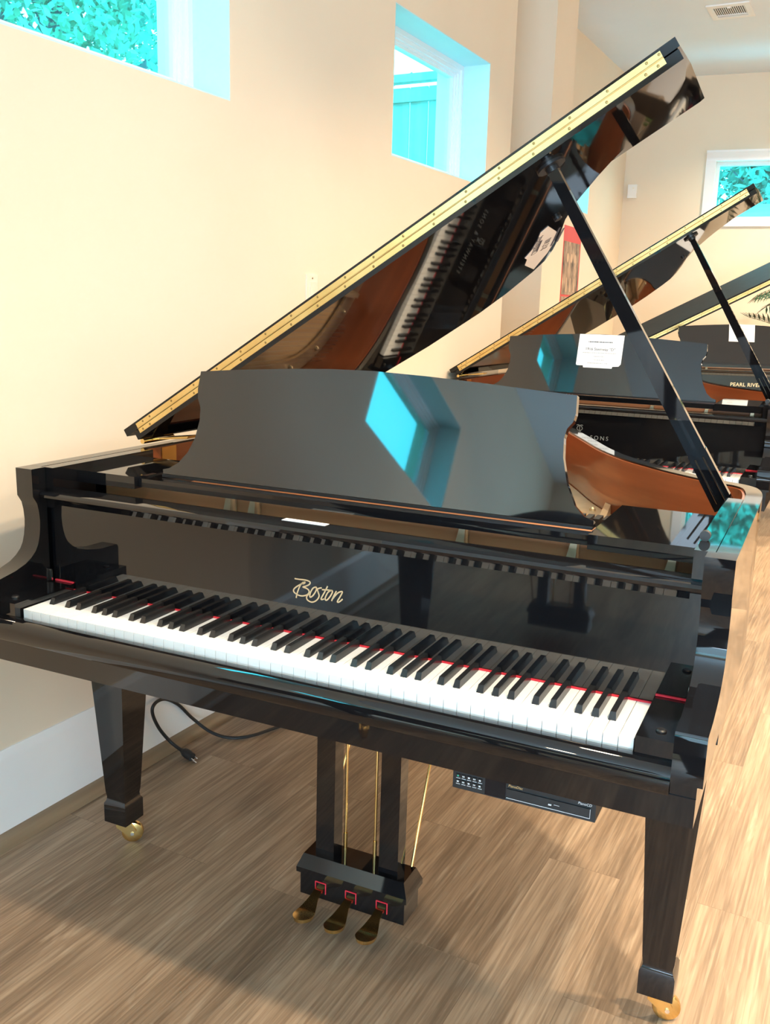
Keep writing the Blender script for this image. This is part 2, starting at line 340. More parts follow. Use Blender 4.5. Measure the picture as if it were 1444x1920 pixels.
m = MB(); m.prism([(0, z1), (-0.02, z1), (-0.022, z1 + 0.02), (-0.03, z1 + 0.035), (-0.05, z1 + 0.06), (-0.05, z1 + 0.075), (0, z1 + 0.075)], lambda a, b, h: (h, a, b), u0 - 0.075, u1 + 0.075)
struct('crown', m, M['vinyl'], e)
m = MB(); t = 0.028
m.box(u0, u0 + t, 0.05, 0.11, z0, z1, 0.002); m.box(u1 - t, u1, 0.05, 0.11, z0, z1, 0.002); m.box(u0 + t, u1 - t, 0.05, 0.11, z0, z0 + t, 0.002); m.box(u0 + t, u1 - t, 0.05, 0.11, z1 - t, z1, 0.002)
struct('frame', m, M['vinyl'], e)
struct('pane', MB().box(u0 + t, u1 - t, 0.078, 0.082, z0 + t, z1 - t), M['glass'], e)

# ------------------------------------------------------------------ yard outside
struct('ground', MB().box(-14, -1.45, -8, 14, 1.05, 1.15), M['soil'])
struct('sky_blocker_wall', MB().box(-2, 8, -9.2, -9.0, -0.1, 5.5), M['fenceB']); struct('pavement', MB().box(-2, 8, -9.0, -5.75, -0.12, -0.05), M['ceiling'])  # unseen wall added to keep sky light out of the front opening
struct('sky_blocker_roof', MB().box(-1.6, 6, -8.9, -5.72, 3.3, 3.4), M['white'])  # unseen slab added to block the sky above the front opening
struct('ground_behind', MB().box(-1.4, 10, 8.4, 20, 1.0, 1.1), M['soil'])
def tree(label, x, y, zb, zc, rad, nl, lm, seed, squash=1.0, leaf=0.07, trunk_r=0.09):
    rnd = random.Random(seed); mw = Matrix.Translation((x, y, zb)); t = thing('tree', label, 'tree', mw, 'trees in the yard')
    m = MB(); m.tube([(0, 0, 0), (0.05, 0.03, (zc - zb) * 0.5), (0.0, 0.0, zc - zb + rad * 0.5)], [trunk_r, trunk_r * 0.8, trunk_r * 0.35], 10)
    for k in range(7):
        a = rnd.uniform(0, 2 * PI); h = (zc - zb) * rnd.uniform(0.45, 0.95)
        m.tube([(0.02, 0.01, h), (math.cos(a) * rad * .4, math.sin(a) * rad * .4, h + rad * .35), (math.cos(a) * rad * .8, math.sin(a) * rad * .8, h + rad * .6)], [trunk_r * .4, trunk_r * .25, trunk_r * .08], 6)
    obj('trunk', m, M['bark'], t)
    verts, faces = [], []
    cl = [(Vector((rnd.gauss(0, 1), rnd.gauss(0, 1), rnd.gauss(0, 1))).normalized() * rad * rnd.uniform(0.25, 0.95)) for _ in range(60)]
    for k in range(nl):
        c = rnd.choice(cl) + Vector((rnd.gauss(0, 1), rnd.gauss(0, 1), rnd.gauss(0, 1))) * rad * 0.16
        c.z *= squash; c.z += zc - zb
        d = Vector((rnd.gauss(0, 1), rnd.gauss(0, 1), rnd.gauss(0, 1))).normalized(); s_ = d.orthogonal().normalized(); L = leaf * rnd.uniform(.6, 1.3)
        i = len(verts); verts += [c - d * L, c + s_ * L * .42, c + d * L, c - s_ * L * .42]; faces.append((i, i + 1, i + 2, i + 3))
    me = bpy.data.meshes.new('foliage'); me.from_pydata([tuple(v) for v in verts], [], faces); me.materials.append(lm); obj('foliage', me, lm, t)
    return t
tree('leafy tree filling the high window above the keyboard end of the front piano', -4.2, 3.5, 1.15, 3.7, 1.75, 30000, M['leafA'], 1, 1.0, 0.040)
tree('tall tree whose sprigs show over the vertical board fence', -5.2, 8.6, 1.15, 5.4, 1.2, 3500, M['leafB'], 2)
tree('leafy tree outside the high window beyond the frame edge', -3.9, -3.0, 1.15, 3.9, 1.4, 3500, M['leafA'], 5)
tree('bushy tree with a pale trunk behind the horizontal board fence', -0.2, 11.4, 1.1, 3.3, 1.5, 12000, M['leafB'], 3, 0.9, 0.075, 0.07)
tree('dense tree behind the horizontal board fence, beside the pale trunked one', 3.6, 12.6, 1.1, 3.4, 1.6, 7000, M['leafB'], 4, 0.9, 0.09, 0.09)
f = thing('board_fence', 'vertical board fence seen through the middle high window', 'fence', Matrix.Translation((-1.75, 5.0, 1.15)))
m = MB()
for k in range(8):
    x = -0.145 * k; m.box(x - 0.133, x, 0, 0.02, 0, 1.70 + 0.0 * k, 0.003)
obj('boards', m, M['fence'], f)
obj('top_rail', MB().box(-1.16, 0.0, -0.03, 0.05, 1.735, 1.785, 0.004), M['fence'], f)
obj('under_rail', MB().box(-1.16, 0.0, -0.035, 0, 1.60, 1.68, 0.004), M['fence'], f)
f = thing('slat_fence', 'horizontal board fence seen through the small window of the end wall', 'fence', Matrix.Translation((-0.2, 9.4, 1.1)) @ Matrix.Rotation(BA, 4, 'Z'))
m = MB()
for k in range(9): m.box(-1.6, 4, 0, 0.02, 0.155 * k, 0.155 * k + 0.148, 0.003)
obj('boards', m, M['fenceB'], f)
for x in (-1.4, 0.55, 2.5): obj('post', MB().box(x, x + 0.09, 0.02, 0.11, 0, 1.45, 0.004), M['fenceB'], f)

# ------------------------------------------------------------------ a grand piano
KW = 0.02356
def key_meshes():
    w_ = MB().box(-KW / 2 + 0.0006, KW / 2 - 0.0006, 0.0, 0.147, 0.684, 0.705, 0.0008).mesh('white_key', M['ivory'])
    y0, y1, h = 0.050, 0.147, 0.0062
    k = MB().hexa([(-h, y0, .7045), (h, y0, .7045), (h, y1, .7045), (-h, y1, .7045), (-.0046, y0 + .006, .7175), (.0046, y0 + .006, .7175), (.0046, y1, .7175), (-.0046, y1, .7175)], 0.0012).mesh('black_key', M['ebony'])
    return w_, k
WK, BK = key_meshes()
SCREW = MB().lathe([(0.0001, 0.0012), (0.0022, 0.0009), (0.0029, 0.0)], (0, 0, 0), seg=10).mesh('screw', M['screw'])
BOLT = MB().lathe([(0.0085, 0), (0.0085, 0.006), (0.005, 0.010), (0.0005, 0.011)], (0, 0, 0), seg=14).mesh('plate_bolt', M['gold'])
DA = Vector((0, .273, .9594)); DU = Vector((0, .0604, .2198)).normalized(); DN = Vector((1, 0, 0)).cross(DU)
DESK = [(-.469, 0), (-.471, .009), (-.455, .013), (-.433, .027), (-.413, .052), (-.400, .083), (-.3945, .121), (-.397, .150), (-.407, .168), (-.411, .190), (-.410, .228), (-.312, .237), (-.195, .245), (-.096, .250), (0, .251), (.114, .247), (.223, .241), (.327, .234), (.409, .229), (.411, .196), (.408, .180), (.399, .168), (.3955, .150), (.399, .115), (.412, .069), (.431, .032), (.450, .015), (.468, .009), (.469, 0)]
RIM = [(.72, .14), (.72, .40), (.72, .60), (.717, .70), (.703, .77), (.675, .806), (.634, .828), (.557, .885), (.489, .945), (.388, 1.055), (.306, 1.18), (.223, 1.345), (.167, 1.455), (.109, 1.57), (.06, 1.635), (-.03, 1.69), (-.16, 1.715), (-.32, 1.70), (-.48, 1.66), (-.60, 1.59), (-.68, 1.49), (-.718, 1.36), (-.72, 1.2), (-.72, .8), (-.72, .5), (-.72, .14)]
LIDO = [(1.445, .472), (1.442, .52), (1.430, .585), (1.412, .632), (1.388, .662), (1.350, .690), (1.291, .742), (1.232, .787), (1.183, .835), (1.10, .931), (1.045, 1.02), (.987, 1.154), (.940, 1.245), (.891, 1.315), (.835, 1.358), (.725, 1.418), (.613, 1.455), (.408, 1.470), (.249, 1.45), (.10, 1.39), (.02, 1.25), (0, 1.1), (0, .472)]
ARM = [(-.060, .680), (-.060, .750), (-.056, .756), (0, .757), (.044, .765), (.072, .774), (.089, .784), (.102, .796), (.109, .808), (.114, .824), (.117, .842), (.118, .858), (.116, .880), (.112, .897), (.1015, .913), (.101, .972), (.1395, .972), (.1395, .680)]
BOSTON = [[(-.0634,.8149),(-.0557,.8147),(-.0444,.8154),(-.0364,.8152),(-.0308,.8137),(-.0294,.8109),(-.0324,.8071),(-.0386,.8037),(-.0453,.8008),(-.0385,.7998),(-.0328,.7971),(-.0314,.7927),(-.035,.7875),(-.044,.7835),(-.0531,.7829),(-.0611,.7855),(-.0655,.7894),(-.064,.7948),(-.0567,.8011),(-.0477,.8071),(-.0409,.8115),(-.0415,.809),(-.046,.8068)],[(-.0443,.8106),(-.0505,.8041),(-.0549,.7942),(-.0582,.7844),(-.0596,.7769)],[(-.0172,.8051),(-.0228,.8022),(-.0277,.7943),(-.0299,.7858),(-.0282,.7835),(-.0226,.788),(-.0171,.797),(-.0155,.8034),(-.0172,.8051)],[(-.0044,.8056),(-.0105,.8036),(-.0136,.8006),(-.0115,.7948),(-.0097,.789),(-.0124,.7825),(-.0191,.7763),(-.0269,.774),(-.0348,.7768),(-.0369,.7816),(-.035,.786),(-.0316,.7886)],[(.0082,.8106),(.0018,.7979),(-.0052,.7846),(-.0035,.7827),(.0009,.7846)],[(-.0038,.8021),(.0061,.8032),(.0183,.8036)],[(.0172,.8044),(.0095,.7992),(.0042,.7892),(.0037,.7835),(.0076,.7838),(.0141,.7918),(.0185,.8006),(.0172,.8044)],[(.027,.8039),(.0217,.794),(.017,.7831)],[(.0191,.7875),(.0282,.7991),(.0358,.8043),(.0396,.8039),(.0349,.7941),(.0294,.7841),(.0329,.7837),(.0404,.7905)]]

def grand(label, x, y, rot, dz, stretch, lid_deg, flap_open=0.0, lid_mat='lid_lacquer', leg_x=.6495):
    root = thing('grand_piano', label, 'piano', Matrix.Translation((x, y, 0)) @ Matrix.Rotation(rot, 4, 'Z'), 'black grand pianos with raised lids')
    Z = (0, 0, dz)
    def part(name, mb, m, parent=root, smooth=35): return obj(name, mb, m, parent, smooth, Z if parent is root else None)
    L = M['lacquer']
    st = lambda q: q if q[1] < .6 else (q[0], .6 + (q[1] - .6) * stretch)
    rim = spline([st(q) for q in RIM], 5)
    inner = offset(rim, 0.032)
    part('rim', MB().strip(rim, inner, .66, .972), L)
    i0 = [k for k, q in enumerate(rim) if q[1] > .33]; a, b = i0[0], i0[-1] + 1
    part('inner_rim', MB().strip(offset(rim, .0325)[a:b], offset(rim, .038)[a:b], .806, .968), M['mahogany'])
    core = offset(rim, .040)[a:b]
    part('soundboard', MB().pz(core, .795, .805), M['spruce'])
    pl = MB().strip(offset(rim, .0405)[a:b], offset(rim, .105)[a:b], .813, .823)
    pl.box(-.64, .64, .402, .56, .85, .862)
    ty = .6 + 1.02 * stretch
    for xa, xb, yb in ((-.30, -.36, ty), (-.24, -.18, ty), (.22, -.02, ty), (.43, .33, .6 + .48 * stretch), (.60, .60, .66)):
        pl.hexa([(xa - .011, .402, .812), (xa + .011, .402, .812), (xb + .011, yb, .812), (xb - .011, yb, .812), (xa - .008, .402, .868), (xa + .008, .402, .868), (xb + .008, yb, .845), (xb - .008, yb, .845)], .002)
        pl.hexa([(xa - .012, .258, .86), (xa + .012, .258, .86), (xa + .012, .284, .86), (xa - .012, .284, .86), (xa + .004, .258, .928), (xa + .016, .258, .928), (xa + .016, .284, .934), (xa + .004, .284, .934)], .002)
    plate = part('iron_plate', pl, M['gold'])
    mid = offset(rim, .072)[a:b]
    for k in range(8, len(mid) - 8, 7):
        if mid[k][1] > .62:
            o = obj('plate_bolt', BOLT, None, plate); o.location = (*mid[k], .823)
    part('pin_block', MB().box(-.64, .64, .285, .40, .79, .929, .002), M['pin_wood'])
    p_ = MB()
    for k in range(70):
        for r in range(3): p_.cyl((-.60 + k * .0172, .42 + r * .035 + (k % 2) * .01, .861), (-.60 + k * .0172, .422 + r * .035 + (k % 2) * .01, .889), .0033, 6)
    part('tuning_pins', p_, M['steel'])['kind'] = 'stuff'
    s_ = MB()
    for k in range(64):
        xs = -.60 + k * .0188; t = k / 63.0
        s_.tube([(xs, .48, .872), (xs - .10 * t * (1 - t) - .16 * t, min(.62 + (1 - t) * 1.0 * stretch + .12, ty), .852)], .0009, 4, False)
    part('strings', s_, M['steel'])['kind'] = 'stuff'
    d_ = MB()
    for k in range(56): d_.box(-.60 + k * .0188, -.587 + k * .0188, .60, .645, .876, .902, .002)
    part('damper_heads', d_, M['satin'])['kind'] = 'stuff'
    # case front
    for sx in (-1, 1):
        part('arm', MB().px(ARM, *(sorted((sx * .6755, sx * .72))), .0022), L)
        part('key_block', MB().box(*sorted((sx * .6165, sx * .6735)), -.018, .147, .654, .720, .004), L)
        part('key_block_screw', MB().lathe([(.008, 0), (.008, .002), (.006, .004), (.0005, .0045)], (sx * .648, .014, .720), seg=16), M['satin'])
        part('hinge_pin', MB().box(*sorted((sx * .668, sx * .6745)), .136, .1395, .722, .748, .0008), M['chrome'])
        part('inner_ledge', MB().box(*sorted((sx * .655, sx * .6865)), .1405, .47 if sx < 0 else .625, .885, .9715, .0012), L)
        part('desk_slide', MB().box(*sorted((sx * .478, sx * .462)), .275, .47, .925, .944, .0015), L)
        part('side_shelf', MB().box(*sorted((sx * .654, -.498 if sx < 0 else .4735)), .213, .44 if sx < 0 else .50, .9315, .9575, .0022), L)
    part('lid_stop', MB().lathe([(.0085, -.006), (.0085, .006), (.006, .0075), (.001, .008)], (.662, .215, .9795), 'y', 16), M['rubber'])
    part('key_slip', MB().px([(-.003, .650), (-.003, .688), (-.012, .6905), (-.026, .690), (-.036, .686), (-.0425, .679), (-.045, .670), (-.045, .653), (-.043, .650)], -.6735, .6735), L)
    part('key_bed', MB().box(-.711, .711, -.042, .62, .607, .652, .003).box(-.711, -.674, -.040, .14, .650, .6802, .002).box(.674, .711, -.040, .14, .650, .6802, .002), L)
    fb = [(.1492, .7065), (.1492, .8895), (.1462, .8905), (.1390, .9045), (.126, .9065), (.1195, .910), (.1185, .9155), (.123, .9205), (.130, .9215), (.183, .9215), (.189, .919), (.191, .914), (.191, .7065)]
    fall = part('fallboard', MB().px(fb, -.674, .674), L, smooth=22)
    part('name_board_felt', MB().box(-.6165, .6165, .1455, .149, .7052, .7078).box(-.668, -.6175, .1455, .149, .7205, .7235).box(.6175, .668, .1455, .149, .7205, .7235), M['red'])
    if True:
        for i in range(52):
            o = obj('white_key', WK, None, root); o.location = ((i - 25.5) * KW, 0, dz)
        for i in range(51):
            nn = 'ABCDEFG'[i % 7]
            if nn in 'ACDFG':
                o = obj('black_key', BK, None, root); o.location = ((i - 25) * KW + {'A': .003, 'C': -.0025, 'D': .0025, 'F': -.003, 'G': 0}[nn], 0, dz)
    # music desk
    part('desk_rail', MB().box(-.4972, .4728, .225, .257, .935, .953, .003), L)
    P = lambda s, t, h: tuple(DA + Vector((s, 0, 0)) + DU * t - DN * h)
    part('desk_hinge_strip', MB().box(-.468, .468, .268, .296, .9530, .9585, .0005), M['satin'])
    part('music_desk', MB().prism(DESK, P, 0, .017, .0018), M['desk_lacquer'])
    # lid
    th = math.radians(lid_deg); d = Vector((math.cos(th), 0, math.sin(th))); nrm = Vector((-d.z, 0, d.x)); A = Vector((-.702, 0, .991))
    F = lambda s, t, h: tuple(A + d * s + nrm * h + Vector((0, t, 0)))
    lid = part('lid', MB().prism([(s, .472 + (t - .472) * (stretch if t > .9 else 1)) if t <= .9 else (s, .9 + (t - .9) * stretch) for s, t in LIDO], F, 0, .0195, .002), M[lid_mat])
    fo = math.radians(flap_open)
    G = lambda s, t, h: F(s, .472 + (t - .472) * math.cos(fo) - (h - .0225) * math.sin(fo), .0225 + (h - .0225) * math.cos(fo) + (t - .472) * math.sin(fo))
    flap = part('front_flap', MB().prism([(-.026, .472), (1.449, .472), (1.4505, .60), (1.441, .875), (1.43, .882), (-.02, .882)], G, .0225, .041, .003), M[lid_mat])
    hg = MB().prism([(.0165, .0102), (1.4177, .0102), (1.4177, .0212), (.0165, .0212)], lambda s, h, t: F(s, t, h), .4705, .4720)
    hg.prism([(.0165, .0246), (1.4177, .0246), (1.4177, .0357), (.0165, .0357)], lambda s, h, t: F(s, t, h), .4705, .4720)
    hg.tube([F(.0165, .4708, .0228), F(1.4177, .4708, .0228)], .0017, 8)
    hinge = part('flap_hinge', hg, M['hinge_brass'])
    ss = [.03, .055] + [.055 + 1.325 * k / 17 for k in range(1, 17)] + [1.38, 1.404]
    for h in (.0150, .0312):
        for s in ss:
            o = obj('screw', SCREW, None, hinge); o.matrix_local = frame(F(s + (h - .015) * .6, .4706, h), d, nrm)
    part('lid_hinge', MB().cyl((-.712, .50, .983), (-.712, .62, .983), .0065, 12).hexa([(-.705, .53, .985), (-.60, .53, .995), (-.60, .575, .995), (-.705, .575, .985), (-.705, .53, .988), (-.595, .53, 1.002), (-.595, .575, 1.002), (-.705, .575, .988)]), M['brass'])
    part('hinge_plate', MB().box(-.6815, -.6795, .535, .592, .905, .9665, .0006), M['brass'])
    # prop stick: a grooved board that narrows upward, its foot on the treble side of the rim
    bot = Vector((.650, .665, .945)); top = Vector(F(1.152, .545, -.012)); ax = (top - bot).normalized()
    sd = ax.cross(Vector((0, 1, 0))).normalized(); fw = sd.cross(ax)
    def bar(m, t0, t1, w0, w1, th_, off=0.0, bev=.002):
        p0, p1 = bot.lerp(top, t0) + fw * off, bot.lerp(top, t1) + fw * off
        m.hexa([tuple(p0 + sd * a * w0 + fw * b * th_) for a, b in ((-1, -1), (1, -1), (1, 1), (-1, 1))] + [tuple(p1 + sd * a * w1 + fw * b * th_) for a, b in ((-1, -1), (1, -1), (1, 1), (-1, 1))], bev)
    pm = MB(); bar(pm, 0, .17, .021, .0195, .0105); bar(pm, .17, 1.0, .0185, .0105, .010, 0.0, .004)
    prop = part('lid_prop', pm, M['lid_lacquer'])
    gm = MB()
    for sx in (-.45, .45):
        p0, p1 = bot.lerp(top, .02) - fw * .0105 + sd * .02 * sx, bot.lerp(top, .155) - fw * .0105 + sd * .018 * sx
        gm.tube([p0, p1], .0022, 8)
    obj('prop_bead', gm, L, prop)
    g2 = MB(); bar(g2, .185, .275, .0035, .0035, .0012, -.0103, .001); obj('prop_slot', g2, L, prop)
    pc = MB().prism([(math.cos(q * PI / 6) * .030 + 1.152, math.sin(q * PI / 6) * .030 + .545) for q in range(12)], F, -.006, 0, .002)
    pc.prism([(math.cos(q * PI / 6) * .014 + 1.152, math.sin(q * PI / 6) * .014 + .545) for q in range(12)], F, -.016, -.006, .002)
    part('prop_cup', pc, M['satin'])
    part('lid_button', MB().prism([(math.cos(q * PI / 6) * .010 + 1.044, math.sin(q * PI / 6) * .010 + .949) for q in range(12)], F, -.007, 0, .001), M['rubber'])
    # legs on brass casters
    def leg(cx, cy, turn):
        e = obj('leg', leg_mesh(dz), None, root); e.location = (cx, cy, 0); e.rotation_euler = (0, 0, 0)
        c1 = MB(); a_ = turn; ca, sa = math.cos(a_), math.sin(a_)
        R = lambda u, v, z: (u * ca - v * sa, u * sa + v * ca, z)
        for sv in (-.013, .013):
            c1.prism([(-.018, .066), (.012, .066), (.030, .032), (.026, .018), (.012, .020), (-.018, .046)], lambda u, z, h: R(u, h, z), sv - .0018, sv + .0018, .0006)
        c1.hexa([R(-.018, -.0148, .058), R(.013, -.0148, .058), R(.013, .0148, .058), R(-.018, .0148, .058), R(-.018, -.0148, .068), R(.013, -.0148, .068), R(.013, .0148, .068), R(-.018, .0148, .068)], .001)
        cs = obj('caster_fork', c1, M['brass'], e)
        w1 = MB(); prof = [(.006, -.010), (.019, -.0105), (.0255, -.0085), (.0268, -.004), (.0268, .004), (.0255, .0085), (.019, .0105), (.006, .010)]
        rings = []
        for r, h in prof: rings.append([w1.b.verts.new(R(.020 + r * math.cos(2 * PI * k / 24), h, .0268 + r * math.sin(2 * PI * k / 24))) for k in range(24)])
        for i in range(len(rings) - 1):
            for k in range(24): w1.b.faces.new((rings[i][k], rings[i][(k + 1) % 24], rings[i + 1][(k + 1) % 24], rings[i + 1][k]))
        w1.b.faces.new(rings[0][::-1]); w1.b.faces.new(rings[-1])
        obj('caster_wheel', w1, M['brass'], e)
        w2 = MB().tube([R(.020, -.0175, .0268), R(.020, .0175, .0268)], .0045, 10); obj('caster_axle', w2, M['chrome'], e)
    leg(-leg_x, .318, math.radians(35)); leg(leg_x, .318, math.radians(15)); leg(-.30, .6 + .72 * stretch, math.radians(60))
    part('rear_leg_block', MB().box(-.36, -.24, .54 + .72 * stretch, .66 + .72 * stretch, .606, .662, .004), L)
    part('belly_beams', MB().hexa([(-.68, .62, .66), (.68, .62, .66), (.68, .68, .66), (-.68, .68, .66), (-.68, .62, .74), (.68, .62, .74), (.68, .68, .74), (-.68, .68, .74)]).box(-.33, -.27, .66, .6 + .95 * stretch, .66, .74), M['satin'])
    # pedal lyre
    ly = part('pedal_box', MB().box(-.127, .127, .293, .368, .037 - dz, .094 - dz, .0015), L)
    cor = [(-.134, .286), (.134, .286), (.134, .375), (-.134, .375)]; ct = [(-.122, .298), (.122, .298), (.122, .363), (-.122, .363)]
    obj('pedal_box_cornice', MB().hexa([(*q, .092 - dz) for q in cor] + [(*q, .104 - dz) for q in cor], .001).hexa([(*q, .104 - dz) for q in cor] + [(*q, .134 - dz) for q in ct], .002), L, ly)
    for sx in (-1, 1): part('lyre_post', MB().box(sx * .0775 - .0225, sx * .0775 + .0225, .313, .352, .13 - dz, .58, .003), L)
    part('lyre_top', MB().box(-.15, .15, .29, .375, .575, .6065, .003), L)
    for px_ in (-.036, .036): part('pedal_rod', MB().tube([(px_, .332, .12 - dz), (px_, .332, .60)], .003, 8).tube([(px_, .332, .12 - dz), (px_, .332, .19)], .0045, 8), M['brass'])
    for sx in (-1, 1): part('lyre_brace', MB().tube([(sx * .112, .360, .128 - dz), (sx * .085, .66, .66)], .0032, 8), M['brass'])
    for px_ in (-.075, 0, .075):
        p0 = px_; outl = spline([(-.0095, 0.0), (-.0095, .03), (-.015, .05), (-.021, .072), (-.0205, .09), (-.012, .103), (0, .107), (.012, .103), (.0205, .09), (.021, .072), (.015, .05), (.0095, .03), (.0095, 0.0)], 3)
        zf = lambda t: .066 - .020 * (0.5 - 0.5 * math.cos(min(1, max(0, (t - .012) / .06)) * PI)) + .004 * max(0, (t - .08) / .03)
        pm = MB(); Aq = [pm.b.verts.new((p0 + a, .298 - b, zf(b) - dz)) for a, b in outl]; Bq = [pm.b.verts.new((p0 + a * .93, .298 - b * .985, zf(b) - .009 - dz)) for a, b in outl]
        k = len(outl); n2 = k // 2
        for i in range(n2):
            pm.b.faces.new((Aq[i], Aq[i + 1], Aq[k - 2 - i], Aq[k - 1 - i])) if i < n2 - 0 and i + 1 < k - 2 - i else pm.b.faces.new((Aq[i], Aq[i + 1], Aq[k - 1 - i])) if i + 1 < k - 1 - i else None
            pm.b.faces.new((Bq[i], Bq[i + 1], Bq[k - 2 - i], Bq[k - 1 - i])) if i + 1 < k - 2 - i else pm.b.faces.new((Bq[i], Bq[i + 1], Bq[k - 1 - i])) if i + 1 < k - 1 - i else None
        for i in range(k): pm.b.faces.new((Aq[i], Aq[(i + 1) % k], Bq[(i + 1) % k], Bq[i]))
        part('pedal', pm, M['brass'], smooth=50)
        fm = MB(); zz = .066 - dz
        fm.box(p0 - .0135, p0 - .012, .2905, .2935, zz - .014, zz + .012); fm.box(p0 + .012, p0 + .0135, .2905, .2935, zz - .014, zz + .012); fm.box(p0 - .012, p0 + .012, .2905, .2935, zz + .0105, zz + .012)
        part('pedal_felt', fm, M['red'])
    return root, fall, F, part
_legs = {}
def leg_mesh(dz):
    if dz not in _legs:
        m = MB(); hs = [(.0330, .063), (.0330, .112), (.0285, .120), (.0275, .128), (.0295, .142), (.0300, .150), (.0555, .6065 + dz)]
        rings = [[m.b.verts.new((sx * h, sy * h, z)) for sx, sy in ((-1, -1), (1, -1), (1, 1), (-1, 1))] for h, z in hs]
        fs = [m.b.faces.new(rings[0][::-1]), m.b.faces.new(rings[-1])]
        for i in range(len(rings) - 1):
            for k in range(4): fs.append(m.b.faces.new((rings[i][k], rings[i][(k + 1) % 4], rings[i + 1][(k + 1) % 4], rings[i + 1][k])))
        m._bev(fs, .002); _legs[dz] = m.mesh('leg', M['lacquer'])
    return _legs[dz]

A1 = 0.046965
p1, fall1, F1, part1 = grand('black grand piano nearest the viewer, whole keyboard and brass pedals in view', 0, 0, A1, 0.0, 1.0, 32.25)
m = MB()
for st_ in BOSTON: rib(spline(st_, 4), .0026, lambda a, b, h: (a, .1490 - h, b), m)
obj('lettering', m, M['letter_gold'], fall1)
Q2 = (-.16, 2.274, .025, .044)
p2, fall2, F2, part2 = grand('second black grand piano, standing between the other two along the wall', *Q2[:3], Q2[3], 1.2, 32.25, leg_x=.61)
FX = frame((0, .1489, 0), (1, 0, 0), (0, 0, 1))
text('lettering', 'STEINWAY & SONS', .0235, Matrix.Translation((-.0475, 0, .794)) @ FX, M['letter_grey'], fall2, spacing=1.45)
m = MB()   # the lyre emblem over the name
for pts in ([(-.030, .812), (-.034, .820), (-.040, .826), (-.038, .834), (-.033, .838)], [(-.028, .812), (-.024, .820), (-.018, .826), (-.020, .834), (-.025, .838)], [(-.029, .812), (-.029, .841)], [(-.038, .811), (-.020, .811)], [(-.042, .8405), (-.035, .842), (-.029, .839), (-.023, .842), (-.016, .8405)]):
    rib(spline(pts, 3), .0022, lambda a, b, h: (a, .1490 - h, b), m)
obj('emblem', m, M['letter_grey'], fall2)
Q3 = (.18, 4.80, .38, .09)
p3, fall3, F3, part3 = grand('farthest black grand piano, turned toward the room under the palm fronds', *Q3[:3], Q3[3], .88, 28.0, 9.0, 'matte_black')
text('lettering', 'PEARL RIVER', .0315, Matrix.Translation((-.008, 0, .8355)) @ FX, M['letter_gold'], fall3, spacing=1.08, bold=.0006)

grand('black grand piano mirrored darkly in the polished fallboard of the nearest one', .02, -2.42, A1, 0.0, .82, 31.0)

# ------------------------------------------------------------------ cards and papers
def mw_of(q): return Matrix.Translation((q[0], q[1], q[3])) @ Matrix.Rotation(q[2], 4, 'Z')
def dashes(t, rows, mfn, m, w=.0016):
    d_ = MB(); rnd = random.Random(len(rows))
    for (x0, x1, yy) in rows:
        x = x0
        while x < x1:
            k = rnd.uniform(.002, .0055); a, b = x, min(x + k, x1)
            d_.hexa([mfn(*q, .0004) for q in ((a, yy), (b, yy), (b, yy + w), (a, yy + w))] + [mfn(*q, .0009) for q in ((a, yy), (b, yy), (b, yy + w), (a, yy + w))])
            x += k + rnd.uniform(.0008, .0025)
    return obj('fine_print', d_, m, t)
DF = frame(DA, (1, 0, 0), DU)
def desk_card(label, q, cx, t0, t1, wd_, lines, notch=True):
    mw = mw_of(q) @ DF @ Matrix.Translation((cx, t0, .0012)); t = thing('price_card', label, 'card', mw, 'white price cards on the music desks')
    h = t1 - t0; W2 = wd_ / 2
    ring = [(-W2, .004), (-W2 + .004, 0), (-W2 + .03, 0), (-W2 + .032, -.008), (W2 - .035, -.008), (W2 - .033, 0), (W2 - .008, .002), (W2, .012), (W2, h), (-W2, h)] if notch else [(-W2, 0), (W2, 0), (W2, h), (-W2, h)]
    obj('sheet', MB().prism(ring, lambda a, b, z: (a, b, z), 0, .0005), M['paper'], t)
    return t, h
t, h = desk_card('white price card reading 1916, hung over the middle piano\'s music desk', Q2, -.012, .117, .249, .186, None)
text('lettering', '1916 Steinway "D"', .0165, Matrix.Translation((0, h - .062, .0006)), M['ink'], t, depth=.0002, bold=.0002)
m = MB(); rib(spline([(-.005, h - .045), (.03, h - .043), (.056, h - .034), (.064, h - .022), (.040, h - .021)], 4), .0011, lambda a, b, z: (a, b, .0006 + z * .5), m); obj('swoosh', m, M['ink_faint'], t)
dashes(t, [(-.052, .048, h - .034)], lambda a, b, z: (a, b, z + .0003), M['ink'], .005)
dashes(t, [(-.072, .068, h - .079), (-.022, .022, h - .094), (-.02, .022, h - .109), (-.045, .04, h - .122)], lambda a, b, z: (a, b, z + .0003), M['ink_faint'], .004)
t, h = desk_card('white price card on the tallest dark music desk by the palm fronds', Q3, -.02, .140, .2505, .158, None, False)
dashes(t, [(-.045, .035, h - .030), (.002, .03, h - .040), (-.005, .015, h - .060), (-.05, -.015, h - .092)], lambda a, b, z: (a, b, z + .0003), M['ink_faint'], .004)
